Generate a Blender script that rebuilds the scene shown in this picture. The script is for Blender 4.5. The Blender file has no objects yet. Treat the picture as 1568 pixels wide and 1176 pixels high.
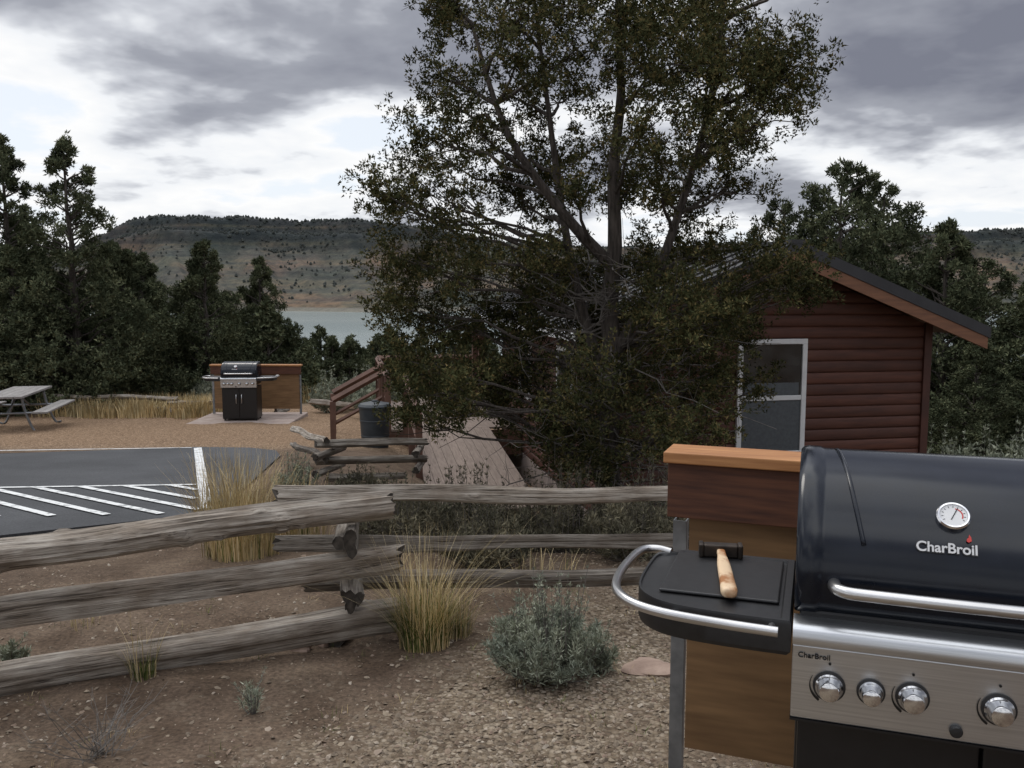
import bpy, math, random
import numpy as np
from mathutils import Vector, Matrix, noise
R=math.radians
scene=bpy.context.scene
rng=np.random.default_rng(7); random.seed(7)

# ---------------------------------------------------------------- helpers
class MB:
    def __init__(s): s.v=[];s.f=[];s.m=[];s.n=0
    def add(s,vf,mi=0,M=None):
        v,f=vf; v=np.asarray(v,float).reshape(-1,3)
        if M is not None:
            M=np.array(M); v=v@M[:3,:3].T+M[:3,3]
        if isinstance(f,np.ndarray): ff=(f+s.n).tolist()
        else:
            n=s.n; ff=[[i+n for i in q] for q in f]
        s.v.append(v); s.f+=ff; s.m+=[mi]*len(ff); s.n+=len(v); return s
    def build(s,name,mats,smooth=False,parent=None,bevel=0,angle=None):
        me=bpy.data.meshes.new(name)
        me.from_pydata(np.concatenate(s.v).tolist(),[],s.f)
        for m in (mats if isinstance(mats,list) else [mats]): me.materials.append(m)
        me.polygons.foreach_set('material_index',s.m)
        if smooth: me.polygons.foreach_set('use_smooth',[True]*len(me.polygons))
        me.update()
        if angle:
            try: me.set_sharp_from_angle(angle=R(angle))
            except Exception: pass
        ob=bpy.data.objects.new(name,me); scene.collection.objects.link(ob)
        if parent: ob.parent=parent
        if bevel:
            b=ob.modifiers.new('b','BEVEL'); b.width=bevel; b.segments=2; b.limit_method='ANGLE'
        return ob
def empty(name,loc=(0,0,0),rz=0):
    e=bpy.data.objects.new(name,None); e.empty_display_size=.2
    e.location=loc; e.rotation_euler=(0,0,rz); scene.collection.objects.link(e); return e
def box(x0,x1,y0,y1,z0,z1):
    v=[(x0,y0,z0),(x1,y0,z0),(x1,y1,z0),(x0,y1,z0),(x0,y0,z1),(x1,y0,z1),(x1,y1,z1),(x0,y1,z1)]
    return v,[(3,2,1,0),(4,5,6,7),(0,1,5,4),(1,2,6,5),(2,3,7,6),(3,0,4,7)]
def tube(pts,rad,n=6,cap=True):
    P=[Vector(p) for p in pts]
    if not hasattr(rad,'__len__'): rad=[rad]*len(P)
    d=(P[-1]-P[0]); ref=Vector((0,0,1)) if abs(d.z)<.75*max(d.length,1e-6) else Vector((1,0.13,0))
    v=[];f=[]
    for i,p in enumerate(P):
        t=(P[min(i+1,len(P)-1)]-P[max(i-1,0)]).normalized()
        a=t.cross(ref)
        a=a.normalized() if a.length>1e-4 else Vector((0,1,0))
        b=t.cross(a)
        for k in range(n):
            an=2*math.pi*k/n
            v.append(p+a*math.cos(an)*rad[i]+b*math.sin(an)*rad[i])
    for i in range(len(P)-1):
        for k in range(n):
            k2=(k+1)%n; f.append((i*n+k,i*n+k2,(i+1)*n+k2,(i+1)*n+k))
    if cap:
        f.append(tuple(range(n-1,-1,-1))); f.append(tuple(range((len(P)-1)*n,len(P)*n)))
    return [tuple(q) for q in v],f
def lathe(prof,n=32):
    """prof: (r,h) about local z"""
    v=[];f=[]
    for r,h in prof:
        for k in range(n):
            a=2*math.pi*k/n; v.append((r*math.cos(a),r*math.sin(a),h))
    for i in range(len(prof)-1):
        for k in range(n):
            k2=(k+1)%n; f.append((i*n+k,i*n+k2,(i+1)*n+k2,(i+1)*n+k))
    f.append(tuple(range(n-1,-1,-1))); f.append(tuple(range((len(prof)-1)*n,len(prof)*n)))
    return v,f
def crom(P,k=6,closed=False):
    P=[Vector(p) for p in P]; out=[]
    n=len(P); rngi=range(n) if closed else range(n-1)
    for i in rngi:
        if closed: p0,p1,p2,p3=P[i-1],P[i],P[(i+1)%n],P[(i+2)%n]
        else: p0,p1,p2,p3=P[max(i-1,0)],P[i],P[i+1],P[min(i+2,n-1)]
        for j in range(k):
            t=j/k
            out.append(.5*((2*p1)+(-p0+p2)*t+(2*p0-5*p1+4*p2-p3)*t*t+(-p0+3*p1-3*p2+p3)*t**3))
    if not closed: out.append(P[-1])
    return out
def leafs(C,n,rad,l,w,up=.35):
    C=np.asarray(C,float); c=np.repeat(C,n,axis=0); N=len(c)
    d=rng.normal(size=(N,3)); d[:,2]+=up; d/=np.linalg.norm(d,axis=1)[:,None]
    pos=c+d*rad*(rng.random((N,1))**.6)
    r2=rng.normal(size=(N,3)); s=np.cross(d,r2); s/=np.linalg.norm(s,axis=1)[:,None]+1e-9
    d2=d+.7*rng.normal(size=(N,3))*.6; d2[:,2]+=.25; d2/=np.linalg.norm(d2,axis=1)[:,None]
    sc=.6+.8*rng.random((N,1))
    v=np.empty((N,3,3)); v[:,0]=pos-s*w*sc; v[:,1]=pos+s*w*sc; v[:,2]=pos+d2*l*sc
    return v.reshape(-1,3), np.arange(N*3).reshape(-1,3)
def sm(x,a,b):
    t=np.clip((np.asarray(x,float)-a)/(b-a),0,1); return t*t*(3-2*t)

# ---------------------------------------------------------------- materials
def newmat(name,rough=.8,metal=0,color=(.5,.5,.5)):
    m=bpy.data.materials.new(name); m.use_nodes=True
    nt=m.node_tree; b=nt.nodes['Principled BSDF']
    b.inputs['Roughness'].default_value=rough; b.inputs['Metallic'].default_value=metal
    b.inputs['Base Color'].default_value=(*color,1)
    return m,nt,b
def N(nt,t,**k):
    n=nt.nodes.new(t)
    for a,b in k.items():
        if a in n.inputs: n.inputs[a].default_value=b
        else: setattr(n,a,b)
    return n
def ramp(nt,fac,stops):
    r=nt.nodes.new('ShaderNodeValToRGB'); e=r.color_ramp.elements
    while len(e)<len(stops): e.new(.5)
    for i,(p,c) in enumerate(stops):
        e[i].position=p; e[i].color=(*c,1) if len(c)==3 else c
    nt.links.new(fac,r.inputs[0]); return r.outputs[0]
def mixc(nt,fac,a,b,mode='MIX'):
    m=nt.nodes.new('ShaderNodeMix'); m.data_type='RGBA'; m.blend_type=mode
    for s,v in ((m.inputs[0],fac),(m.inputs[6],a),(m.inputs[7],b)):
        if hasattr(v,'is_output'): nt.links.new(v,s)
        elif isinstance(v,(int,float)): s.default_value=v
        else: s.default_value=(*v,1)
    return m.outputs[2]
def coords(nt,scale=(1,1,1),kind='Object'):
    t=nt.nodes.new('ShaderNodeTexCoord'); mp=nt.nodes.new('ShaderNodeMapping')
    mp.inputs['Scale'].default_value=scale; nt.links.new(t.outputs[kind],mp.inputs[0]); return mp.outputs[0]
def tex(nt,vec,scale,detail=4,rough=.55,dist=0):
    n=N(nt,'ShaderNodeTexNoise'); n.inputs['Scale'].default_value=scale; n.inputs['Detail'].default_value=detail
    n.inputs['Roughness'].default_value=rough; n.inputs['Distortion'].default_value=dist
    nt.links.new(vec,n.inputs['Vector']); return n.outputs['Fac']
def bump(nt,b,h,strength=.4,dist=.01):
    bp=nt.nodes.new('ShaderNodeBump'); bp.inputs['Strength'].default_value=strength; bp.inputs['Distance'].default_value=dist
    nt.links.new(h,bp.inputs['Height']); nt.links.new(bp.outputs[0],b.inputs['Normal'])
def simple(name,c1,c2,scale=8,rough=.8,metal=0,stretch=(1,1,1),bs=.3,bd=.005,detail=4,island=0,lo=.3,hi=.7):
    m,nt,b=newmat(name,rough,metal); v=coords(nt,stretch); f=tex(nt,v,scale,detail)
    c=ramp(nt,f,[(lo,c1),(hi,c2)])
    if island:
        g=nt.nodes.new('ShaderNodeNewGeometry')
        k=ramp(nt,g.outputs['Random Per Island'],[(0,(1-island,)*3),(1,(1+island,)*3)])
        c=mixc(nt,1.0,c,k,'MULTIPLY')
    nt.links.new(c,b.inputs['Base Color'])
    if bs: bump(nt,b,f,bs,bd)
    return m
def foliage(name,c1,c2,c3,scale=1.2,hi=1.7):
    m,nt,b=newmat(name,.8); nt.nodes.remove(b)
    d=nt.nodes.new('ShaderNodeBsdfDiffuse'); o=[n for n in nt.nodes if n.type=='OUTPUT_MATERIAL'][0]; nt.links.new(d.outputs[0],o.inputs[0])
    g=nt.nodes.new('ShaderNodeNewGeometry')
    c=ramp(nt,g.outputs['Random Per Island'],[(0,c1),(.6,c2),(1,c3)])
    v=coords(nt); f=tex(nt,v,scale,2)
    k=ramp(nt,f,[(.35,(.6,.62,.6)),(.65,(hi,hi*.97,hi*.9))])
    nt.links.new(mixc(nt,1.0,c,k,'MULTIPLY'),d.inputs['Color']); return m

M_jun=foliage('juniper_foliage',(.044,.054,.034),(.074,.086,.052),(.11,.115,.070))
M_jun_big=foliage('juniper_foliage_close',(.034,.040,.020),(.062,.065,.031),(.125,.098,.045),1.5,1.6)
M_bark=simple('juniper_bark',(.03,.024,.019),(.105,.088,.075),14,.95,stretch=(3,3,.5),bs=.8,bd=.02)
M_twig=simple('dead_twig',(.09,.08,.07),(.19,.17,.15),20,.9)
M_straw=foliage('dry_grass',(.35,.26,.13),(.56,.44,.25),(.72,.61,.40),3,1.2)
M_green=foliage('green_grass',(.06,.09,.025),(.12,.155,.045),(.24,.24,.09),3,1.2)
M_sage=foliage('sagebrush_leaf',(.20,.22,.17),(.29,.315,.25),(.42,.445,.37),6,1.2)
M_shrub=foliage('dark_shrub',(.085,.08,.058),(.14,.13,.095),(.22,.20,.14),3,1.4)

def rail_mat(name,k):
    m,nt,b=newmat(name,.9)
    v=coords(nt,(1.2,22,22)); f=tex(nt,v,2.2,7,.65,.4)
    v2=coords(nt,(2,3,3)); f2=tex(nt,v2,2.5,4)
    v3=coords(nt,(2.2,70,70)); f3=tex(nt,v3,1.6,4,.6)
    q=lambda *c:tuple(x*k for x in c)
    c=ramp(nt,f,[(.33,q(.09,.075,.062)),(.42,q(.29,.255,.215)),(.6,q(.43,.39,.34)),(.8,q(.56,.52,.47))])
    c2=ramp(nt,f2,[(.35,(.66,.60,.54)),(.65,(1.08,1.07,1.05))])
    c3=ramp(nt,f3,[(.34,(.28,.26,.24)),(.42,(.9,.9,.9)),(.7,(1.15,1.15,1.15))])
    nt.links.new(mixc(nt,1.0,mixc(nt,1.0,c,c2,'MULTIPLY'),c3,'MULTIPLY'),b.inputs['Base Color'])
    ad=N(nt,'ShaderNodeMath',operation='ADD'); nt.links.new(f,ad.inputs[0]); nt.links.new(f3,ad.inputs[1])
    bump(nt,b,ad.outputs[0],.8,.014); return m
M_rail=rail_mat('weathered_wood',1.0)
M_rail_dark=rail_mat('weathered_wood_old',.58)
M_end=simple('log_end_grain',(.03,.025,.02),(.09,.075,.06),30,.95,bs=.6)
M_cedar=simple('cedar_plank',(.26,.10,.032),(.50,.24,.09),3,.6,stretch=(1,18,18),bs=.25,bd=.003,detail=8)
M_beam=simple('stained_beam',(.050,.017,.009),(.125,.046,.021),4,.7,stretch=(1.2,16,16),bs=.3,bd=.003,detail=8)
M_ply=simple('stained_plywood',(.13,.070,.028),(.25,.142,.062),2.6,.6,stretch=(1,2,9),bs=.1,bd=.002,detail=8)
M_galv=simple('galvanised_steel',(.16,.17,.18),(.3,.31,.32),12,.5,.7,bs=.05)
M_black=simple('black_plastic',(.012,.012,.013),(.020,.020,.021),60,.42,bs=.15,bd=.001)
M_cart=simple('black_cart_paint',(.006,.006,.007),(.010,.010,.011),20,.35,bs=0)
M_steel=simple('stainless_steel',(.50,.515,.53),(.64,.655,.67),4,.34,.95,stretch=(1,60,60),bs=.04,bd=.001)
M_chrome=simple('chrome',(.65,.65,.66),(.75,.75,.76),4,.12,1,bs=0)
M_tube=simple('satin_tube',(.48,.475,.47),(.60,.595,.59),6,.28,.95,bs=0)
def lid_mat():
    m,nt,b=newmat('enamel_lid',.2,0,(.010,.012,.017))
    v=coords(nt); f=tex(nt,v,14,4); c=ramp(nt,f,[(.3,(.005,.007,.012)),(.7,(.008,.011,.018))])
    nt.links.new(c,b.inputs['Base Color']); r=nt.nodes.new('ShaderNodeMapRange')
    r.inputs[3].default_value=.13; r.inputs[4].default_value=.24; nt.links.new(f,r.inputs[0]); nt.links.new(r.outputs[0],b.inputs['Roughness'])
    b.inputs['Specular IOR Level'].default_value=.33
    return m
M_lid=lid_mat()
M_white=simple('white_vinyl',(.6,.6,.6),(.72,.72,.71),6,.5,bs=0)
M_red=simple('red_enamel',(.5,.02,.01),(.55,.03,.02),6,.4,bs=0)
M_siding=simple('log_siding',(.058,.020,.012),(.108,.038,.022),2.2,.66,stretch=(1,1,9),bs=.2,bd=.004,detail=6,island=.2)
M_trim=simple('red_brown_trim',(.045,.016,.010),(.08,.027,.016),4,.6,bs=.1)
M_fascia=simple('cedar_fascia',(.13,.055,.028),(.21,.093,.045),3,.6,stretch=(1,10,10),bs=.1)
M_roof=simple('dark_metal_roof',(.018,.018,.020),(.03,.03,.033),3,.6,0,bs=0)
M_glass,_nt,_b=newmat('window_glass',.05,0,(.012,.014,.016)); _b.inputs['IOR'].default_value=1.75; _v=coords(_nt); _f=tex(_nt,_v,2.5,2); _nt.links.new(ramp(_nt,_f,[(.35,(.008,.009,.010)),(.7,(.035,.04,.042))]),_b.inputs['Base Color'])
M_screen=simple('window_screen',(.06,.068,.075),(.085,.097,.105),30,.45,bs=0)
M_deck=simple('deck_boards',(.16,.118,.094),(.25,.195,.16),3,.85,stretch=(12,1,12),bs=.2,island=.08)
M_railw=simple('deck_rail_wood',(.08,.04,.027),(.15,.075,.05),4,.7,bs=.1)
M_can=simple('trash_can_paint',(.022,.028,.033),(.042,.050,.057),5,.5,.2,bs=.05)
M_conc=simple('concrete',(.26,.20,.17),(.38,.31,.27),5,.9,bs=.2)
M_table=simple('grey_table_boards',(.17,.16,.15),(.3,.285,.27),3,.85,stretch=(12,1,12),bs=.2,island=.1)
M_rock=simple('rock',(.22,.15,.115),(.38,.28,.22),9,.9,bs=.6,bd=.02)
M_paint=simple('white_road_paint',(.30,.31,.31),(.72,.73,.72),11,.7,bs=.1,lo=.36,hi=.5,detail=7)
def asphalt_mat():
    m,nt,b=newmat('asphalt',.85); v=coords(nt); f=tex(nt,v,60,6); f2=tex(nt,v,.8,4)
    c=ramp(nt,f,[(.3,(.024,.026,.030)),(.7,(.060,.064,.071))]); c2=ramp(nt,f2,[(.35,(.7,.7,.7)),(.7,(1.35,1.32,1.28))])
    nt.links.new(mixc(nt,1.0,c,c2,'MULTIPLY'),b.inputs['Base Color']); bump(nt,b,f,.4,.01); return m
M_asph=asphalt_mat()
def pebble_mat():
    m,nt,b=newmat('gravel_stone',.85); g=nt.nodes.new('ShaderNodeNewGeometry')
    c=ramp(nt,g.outputs['Random Per Island'],[(0,(.125,.095,.068)),(.35,(.205,.160,.112)),(.6,(.29,.232,.165)),(.8,(.185,.122,.086)),(1,(.44,.38,.30))])
    nt.links.new(c,b.inputs['Base Color']); return m
M_peb=pebble_mat()

def ground_mat():
    m,nt,b=newmat('ground',.95); b.inputs['Specular IOR Level'].default_value=.12
    v=coords(nt)
    f=tex(nt,v,1.6,6); dirt=ramp(nt,f,[(.3,(.092,.065,.047)),(.5,(.130,.094,.068)),(.72,(.172,.130,.094))])
    ff=tex(nt,v,45,6,.7); dirt=mixc(nt,1.0,dirt,ramp(nt,ff,[(.35,(.58,.58,.58)),(.65,(1.38,1.37,1.34))]),'MULTIPLY')
    fl=tex(nt,v,3.1,5,.6); dirt=mixc(nt,1.0,dirt,ramp(nt,fl,[(.38,(.72,.70,.68)),(.55,(1,1,1))]),'MULTIPLY')
    vo=N(nt,'ShaderNodeTexVoronoi'); vo.inputs['Scale'].default_value=48; nt.links.new(v,vo.inputs['Vector'])
    sep=nt.nodes.new('ShaderNodeSeparateColor'); nt.links.new(vo.outputs['Color'],sep.inputs[0])
    gc=ramp(nt,sep.outputs[0],[(0,(.115,.084,.059)),(.4,(.195,.150,.104)),(.7,(.265,.21,.15)),(1,(.36,.30,.23))])
    edge=ramp(nt,vo.outputs['Distance'],[(.0,(1.15,1.15,1.15)),(.6,(.8,.8,.8)),(.9,(.4,.4,.4))])
    grav=mixc(nt,1.0,gc,edge,'MULTIPLY')
    at=nt.nodes.new('ShaderNodeAttribute'); at.attribute_name='gmask'
    s2=nt.nodes.new('ShaderNodeSeparateColor'); nt.links.new(at.outputs['Color'],s2.inputs[0])
    n3=tex(nt,v,5,6,.7)
    ad=N(nt,'ShaderNodeMath',operation='ADD'); nt.links.new(s2.outputs[0],ad.inputs[0]); nt.links.new(n3,ad.inputs[1])
    mk=ramp(nt,ad.outputs[0],[(.62,(0,0,0)),(.95,(1,1,1))])
    near=mixc(nt,mk,dirt,grav)
    ft=tex(nt,v,.12,6,.6); far=ramp(nt,ft,[(.3,(.08,.08,.055)),(.55,(.15,.135,.095)),(.75,(.22,.19,.13))])
    col=mixc(nt,s2.outputs[1],near,far)
    red=mixc(nt,s2.outputs[2],col,mixc(nt,1.0,col,(1.15,.98,.86),'MULTIPLY'))
    nt.links.new(red,b.inputs['Base Color'])
    h=N(nt,'ShaderNodeMath',operation='ADD'); nt.links.new(ff,h.inputs[0])
    mm=N(nt,'ShaderNodeMath',operation='MULTIPLY'); mm.inputs[1].default_value=-.8; nt.links.new(vo.outputs['Distance'],mm.inputs[0]); nt.links.new(mm.outputs[0],h.inputs[1])
    bump(nt,b,h.outputs[0],.6,.011); return m
M_ground=ground_mat()

# ---------------------------------------------------------------- ground
def gbase(x,y):
    x=np.asarray(x,float); y=np.asarray(y,float)
    z=-.07*np.clip(y,-30,25)-.096*np.clip(y-25,0,290)
    z=z-.75*sm(y,6.3,10.0)*sm(x,-2.4,.2)
    return z
def wob(x,y):
    return (.012*np.sin(3.1*x+1.7*y)+.010*np.sin(5.3*y-2.2*x+1)+.006*np.sin(9.7*x+3.1)*np.sin(8.3*y)
            +.004*np.sin(17*x+5*y)*np.sin(15*y-4*x))
def onasph(x,y):
    xe=-3.0-(y-8.6)*.16
    return sm(-(x-xe),-.5,.0)*sm(y,6.2,7.0)*(1-sm(y,14.6,15.2))
def gz(x,y):
    return gbase(x,y)+wob(x,y)*(1-onasph(x,y))*(1-sm(y,30,60))-.03*onasph(x,y)
def pathmask(x,y):
    xc=np.interp(y,[2.5,3.2,4.5,5.4,7],[-.25,-.05,.45,.95,1.6]); w=np.interp(y,[2.5,4,6],[.95,.7,.5])
    p=np.exp(-((x-xc)/w)**2)
    return p
ys=np.concatenate([np.linspace(-12,2.6,20),np.arange(2.7,12,.06),12*np.exp(np.linspace(0,math.log(2600/12),170))])
t=np.linspace(-1,1,341); us=1.4*(.33*t+.67*t**3)
U,Y=np.meshgrid(us,ys); X=U*(Y+14)
Z=gz(X,Y)
V=np.stack([X,Y,Z],-1).reshape(-1,3); nr,nc=U.shape
idx=np.arange(nr*nc).reshape(nr,nc)
F=np.stack([idx[:-1,:-1],idx[:-1,1:],idx[1:,1:],idx[1:,:-1]],-1).reshape(-1,4)
g=MB().add((V,F)).build('ground',M_ground,smooth=True)
gm=.62*sm(Y,13.5,15)
gm=np.where(Y<13.5,np.clip(pathmask(X,Y)*.50+.05,0,1),gm)
fr=sm(Y,24,32); rd=sm(Y,13.5,15)*(1-sm(Y,24,30))
col=np.stack([gm,fr,rd,np.ones_like(gm)],-1).reshape(-1,4)
ca=g.data.color_attributes.new('gmask','FLOAT_COLOR','POINT'); ca.data.foreach_set('color',col.ravel())

# asphalt apron
def asph_z(y): return -.07*y+.004
poly=[(-30,7.3),(-4.6,7.3),(-3.2,8.3),(-2.98,8.9),(-3.15,10.5),(-3.35,12.0),(-3.5,13.2),(-3.75,13.9),(-4.3,14.3),(-5.2,14.4),(-8,13.4),(-30,12.6)]
mb=MB(); top=[(x,y,asph_z(y)) for x,y in poly]; bot=[(x,y,asph_z(y)-.06) for x,y in poly]; n=len(poly)
mb.add((top+bot,[tuple(range(n))]+[(i,i+n,(i+1)%n+n,(i+1)%n) for i in range(n)]))
mb.build('parking_lot',M_asph)
def stripe(mb,a,b,w,lift=.004):
    a=Vector(a);b=Vector(b); d=(b-a).normalized(); s=Vector((-d.y,d.x))*w/2
    q=[a-s,b-s,b+s,a+s]; mb.add(([(p.x,p.y,asph_z(p.y)+lift) for p in q],[(0,1,2,3)]))
mb=MB()
stripe(mb,(-5.12,14.25),(-3.08,8.75),.12)
stripe(mb,(-12,9.42),(-3.72,10.28),.08,.0085)
stripe(mb,(-14,12.95),(-5.2,14.22),.07,.0085)
for i in range(13):
    x0=-4.0-.50*i; y0=10.24+.104*(x0+3.72)
    x1=x0+2.1; y1=y0-1.65
    for k in range(40):
        xx=x0+2.1*k/39; yy=y0-1.65*k/39
        if xx>-3.08-(yy-8.75)*.371-.1: x1,y1=xx,yy; break
    stripe(mb,(x0,y0),(x1,y1),.085,.012)
mb.build('parking_markings',M_paint)

# gravel stones
def pebbles(n,xf,smin,smax,name):
    ico=np.array([(0,0,1),(.9,0,.1),(.3,.85,-.1),(-.7,.55,.15),(-.75,-.5,-.1),(.25,-.85,.1),(0,0,-1)])
    fc=np.array([(0,1,2),(0,2,3),(0,3,4),(0,4,5),(0,5,1),(6,2,1),(6,3,2),(6,4,3),(6,5,4),(6,1,5)])
    P=xf(n); n=len(P)
    s=smin+(smax-smin)*rng.random(n)**3
    sc=np.stack([s*(.7+.6*rng.random(n)),s*(.6+.5*rng.random(n)),s*(.3+.3*rng.random(n))],-1)
    a=rng.random(n)*6.28; v=ico[None]*(1+.25*rng.normal(size=(n,7,1)))*sc[:,None]
    ti=rng.normal(size=(n,1))*.35; v[:,:,2]+=v[:,:,0]*ti
    c,s_=np.cos(a)[:,None],np.sin(a)[:,None]
    x=v[:,:,0]*c-v[:,:,1]*s_; y=v[:,:,0]*s_+v[:,:,1]*c
    w=np.stack([x+P[:,0:1],y+P[:,1:2],v[:,:,2]+(gz(P[:,0],P[:,1])+s*.15)[:,None]],-1)
    f=(fc[None]+(np.arange(n)*7)[:,None,None]).reshape(-1,3)
    MB().add((w.reshape(-1,3),f)).build(name,M_peb)
def samp(n):
    y=2.4+ (rng.random(n*3)**1.4)*5.0; x=(rng.random(n*3)*2-1)*(y*.65)
    nz=.5+.5*np.sin(2.3*x+1.1*y)*np.sin(1.9*y-1.3*x+2)
    p=pathmask(x,y)*.85+.05+.18*nz*nz; k=rng.random(n*3)<p
    return np.stack([x[k],y[k]],-1)[:n]
pebbles(25000,samp,.004,.018,'gravel')

# rocks
def rock(loc,s,name='rock',mat=None):
    m=MB(); n=14; v=[];f=[]
    sd=random.random()*50
    for i in range(n+1):
        th=math.pi*i/n
        for j in range(20):
            ph=2*math.pi*j/20; d=Vector((math.sin(th)*math.cos(ph),math.sin(th)*math.sin(ph),math.cos(th)))
            r=1+.45*noise.noise(d*1.3+Vector((sd,0,0)))+.12*noise.noise(d*4+Vector((sd,0,0)))
            v.append((d.x*s[0]*r,d.y*s[1]*r,d.z*s[2]*r))
    for i in range(n):
        for j in range(20): f.append((i*20+j,(i+1)*20+j,(i+1)*20+(j+1)%20,i*20+(j+1)%20))
    m.add((v,f)); o=m.build(name,mat or M_rock,smooth=True,angle=35); o.location=(loc[0],loc[1],float(gz(loc[0],loc[1]))+s[2]*.3); return o
rock((.70,4.22),(.15,.10,.035)); rock((.35,4.28),(.06,.04,.025))
rock((-1.12,4.55),(.05,.04,.03)); rock((-1.02,4.62),(.03,.03,.03)); rock((.28,4.95),(.09,.05,.05))

# ---------------------------------------------------------------- lake and mesa
def water_mat():
    m,nt,b=newmat('lake_water',.25,0,(.10,.14,.13)); v=coords(nt,(.3,1,1)); f=tex(nt,v,.25,5)
    bump(nt,b,f,.25,.5); c=ramp(nt,tex(nt,v,.01,3),[(.3,(.20,.245,.24)),(.7,(.25,.29,.28))]); nt.links.new(c,b.inputs['Base Color']); return m
MB().add(([(-1400,235,-23),(1400,235,-23),(1400,940,-23),(-1400,940,-23)],[(0,1,2,3)])).build('lake_water',water_mat())
def hill_mat():
    m,nt,b=newmat('mesa',.95); b.inputs['Specular IOR Level'].default_value=.1
    v=coords(nt); f=tex(nt,v,.012,7,.6); f2=tex(nt,v,.09,6,.65)
    c=ramp(nt,f,[(.28,(.048,.058,.045)),(.42,(.066,.068,.052)),(.52,(.088,.080,.061)),(.64,(.122,.088,.065)),(.75,(.092,.090,.070))])
    c=mixc(nt,1.0,c,ramp(nt,f2,[(.35,(.58,.60,.60)),(.65,(1.28,1.28,1.25))]),'MULTIPLY')
    gN=nt.nodes.new('ShaderNodeNewGeometry'); sp=nt.nodes.new('ShaderNodeSeparateXYZ'); nt.links.new(gN.outputs['Position'],sp.inputs[0])
    vs=coords(nt,(.006,.006,.13)); st=tex(nt,vs,1.0,5,.6)
    c=mixc(nt,1.0,c,ramp(nt,st,[(.38,(.62,.62,.64)),(.5,(1,1,1)),(.6,(1.35,1.22,1.05))]),'MULTIPLY')
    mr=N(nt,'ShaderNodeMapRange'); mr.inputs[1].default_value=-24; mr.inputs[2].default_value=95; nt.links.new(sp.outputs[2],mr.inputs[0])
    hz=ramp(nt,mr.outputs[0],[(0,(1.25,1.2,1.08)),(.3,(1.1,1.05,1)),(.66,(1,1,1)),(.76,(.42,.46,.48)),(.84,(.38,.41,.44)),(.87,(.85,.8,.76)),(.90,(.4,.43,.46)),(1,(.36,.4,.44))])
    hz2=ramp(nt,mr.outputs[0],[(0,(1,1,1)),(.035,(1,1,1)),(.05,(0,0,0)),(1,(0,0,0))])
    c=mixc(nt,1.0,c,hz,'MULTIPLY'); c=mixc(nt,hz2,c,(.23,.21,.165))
    c=mixc(nt,.18,c,(.10,.122,.145))  # distance haze painted into the mesa colour as a blue-grey tint
    nt.links.new(c,b.inputs['Base Color']); bump(nt,b,f2,.7,5); return m
tp_u=[-1.2,-.75,-.58,-.50,-.46,-.42,-.30,-.16,-.09,0,.12,.23,.38,.50,.58,.8,1.2]
tp_z=[.045,.045,.040,.036,.058,.0765,.0765,.0720,.065,.048,.043,.047,.053,.062,.065,.07,.06]
def mesa_z(u,y):
    top=1.6+np.interp(u,tp_u,tp_z)*1180+1.0*np.sin(u*60)+.8*np.sin(u*143+1)
    gul=.5+.5*np.sin(u*46+2*np.sin(u*17))+.35*np.sin(u*121+y*.01)
    s=np.clip((y-905+18*np.sin(u*31))/265,0,1)
    prof=np.interp(s,[0,.03,.05,.45,.50,.70,.80,.845,.93,.955,1],[0,.02,.06,.30,.36,.50,.62,.80,.85,.97,1])
    z=-25+(top+25)*prof+gul*9*np.sin(np.pi*s)+1.5*np.sin(u*300+y*.05)*np.sin(np.pi*s)
    z=np.where(y>1180,top-(y-1180)*.01,z)
    return z
uu=np.linspace(-1.15,1.15,700); yy=np.concatenate([np.linspace(880,1185,90),np.linspace(1200,2200,14)])
U2,Y2=np.meshgrid(uu,yy); Z2=mesa_z(U2,Y2); X2=U2*Y2
idx=np.arange(U2.size).reshape(U2.shape)
F=np.stack([idx[:-1,:-1],idx[:-1,1:],idx[1:,1:],idx[1:,:-1]],-1).reshape(-1,4)
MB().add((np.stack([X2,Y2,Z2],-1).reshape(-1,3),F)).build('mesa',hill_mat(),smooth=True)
def far_trees(n):
    u=rng.random(n)*1.6-.8; y=912+rng.random(n)**.6*330
    k=int(n*.5); y[:k]=1120+rng.random(k)*120
    dens=.5+.5*np.sin(u*37+y*.02)*np.sin(y*.045+u*11)
    keep=(rng.random(n)<.2+.7*dens)|(y>1120); u=u[keep];y=y[keep]; n=len(u)
    z=mesa_z(u,y); h=1.6+2.4*rng.random(n); r=h*(.38+.3*rng.random(n))
    ring=6
    v=np.zeros((n,ring*2+1,3))
    for k in range(ring):
        a=2*math.pi*k/ring; j=.75+.5*rng.random(n)
        v[:,k]=np.stack([np.cos(a)*r*j,np.sin(a)*r*j,h*.12+0*r],-1)
        j=.6+.5*rng.random(n)
        v[:,ring+k]=np.stack([np.cos(a+.4)*r*j*.8,np.sin(a+.4)*r*j*.8,h*.6+0*r],-1)
    v[:,-1,2]=h
    v[:,:,0]+=(u*y)[:,None]; v[:,:,1]+=y[:,None]; v[:,:,2]+=z[:,None]
    fc=[]
    for k in range(ring):
        k2=(k+1)%ring; fc+= [(k,k2,ring+k2),(k,ring+k2,ring+k),(ring+k,ring+k2,2*ring)]
    f=(np.array(fc)[None]+(np.arange(n)*(2*ring+1))[:,None,None]).reshape(-1,3)
    m=simple('distant_juniper',(.032,.038,.033),(.050,.056,.049),.05,.95,bs=0)
    MB().add((v.reshape(-1,3),f)).build('mesa_woodland',m)
far_trees(9000)

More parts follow.
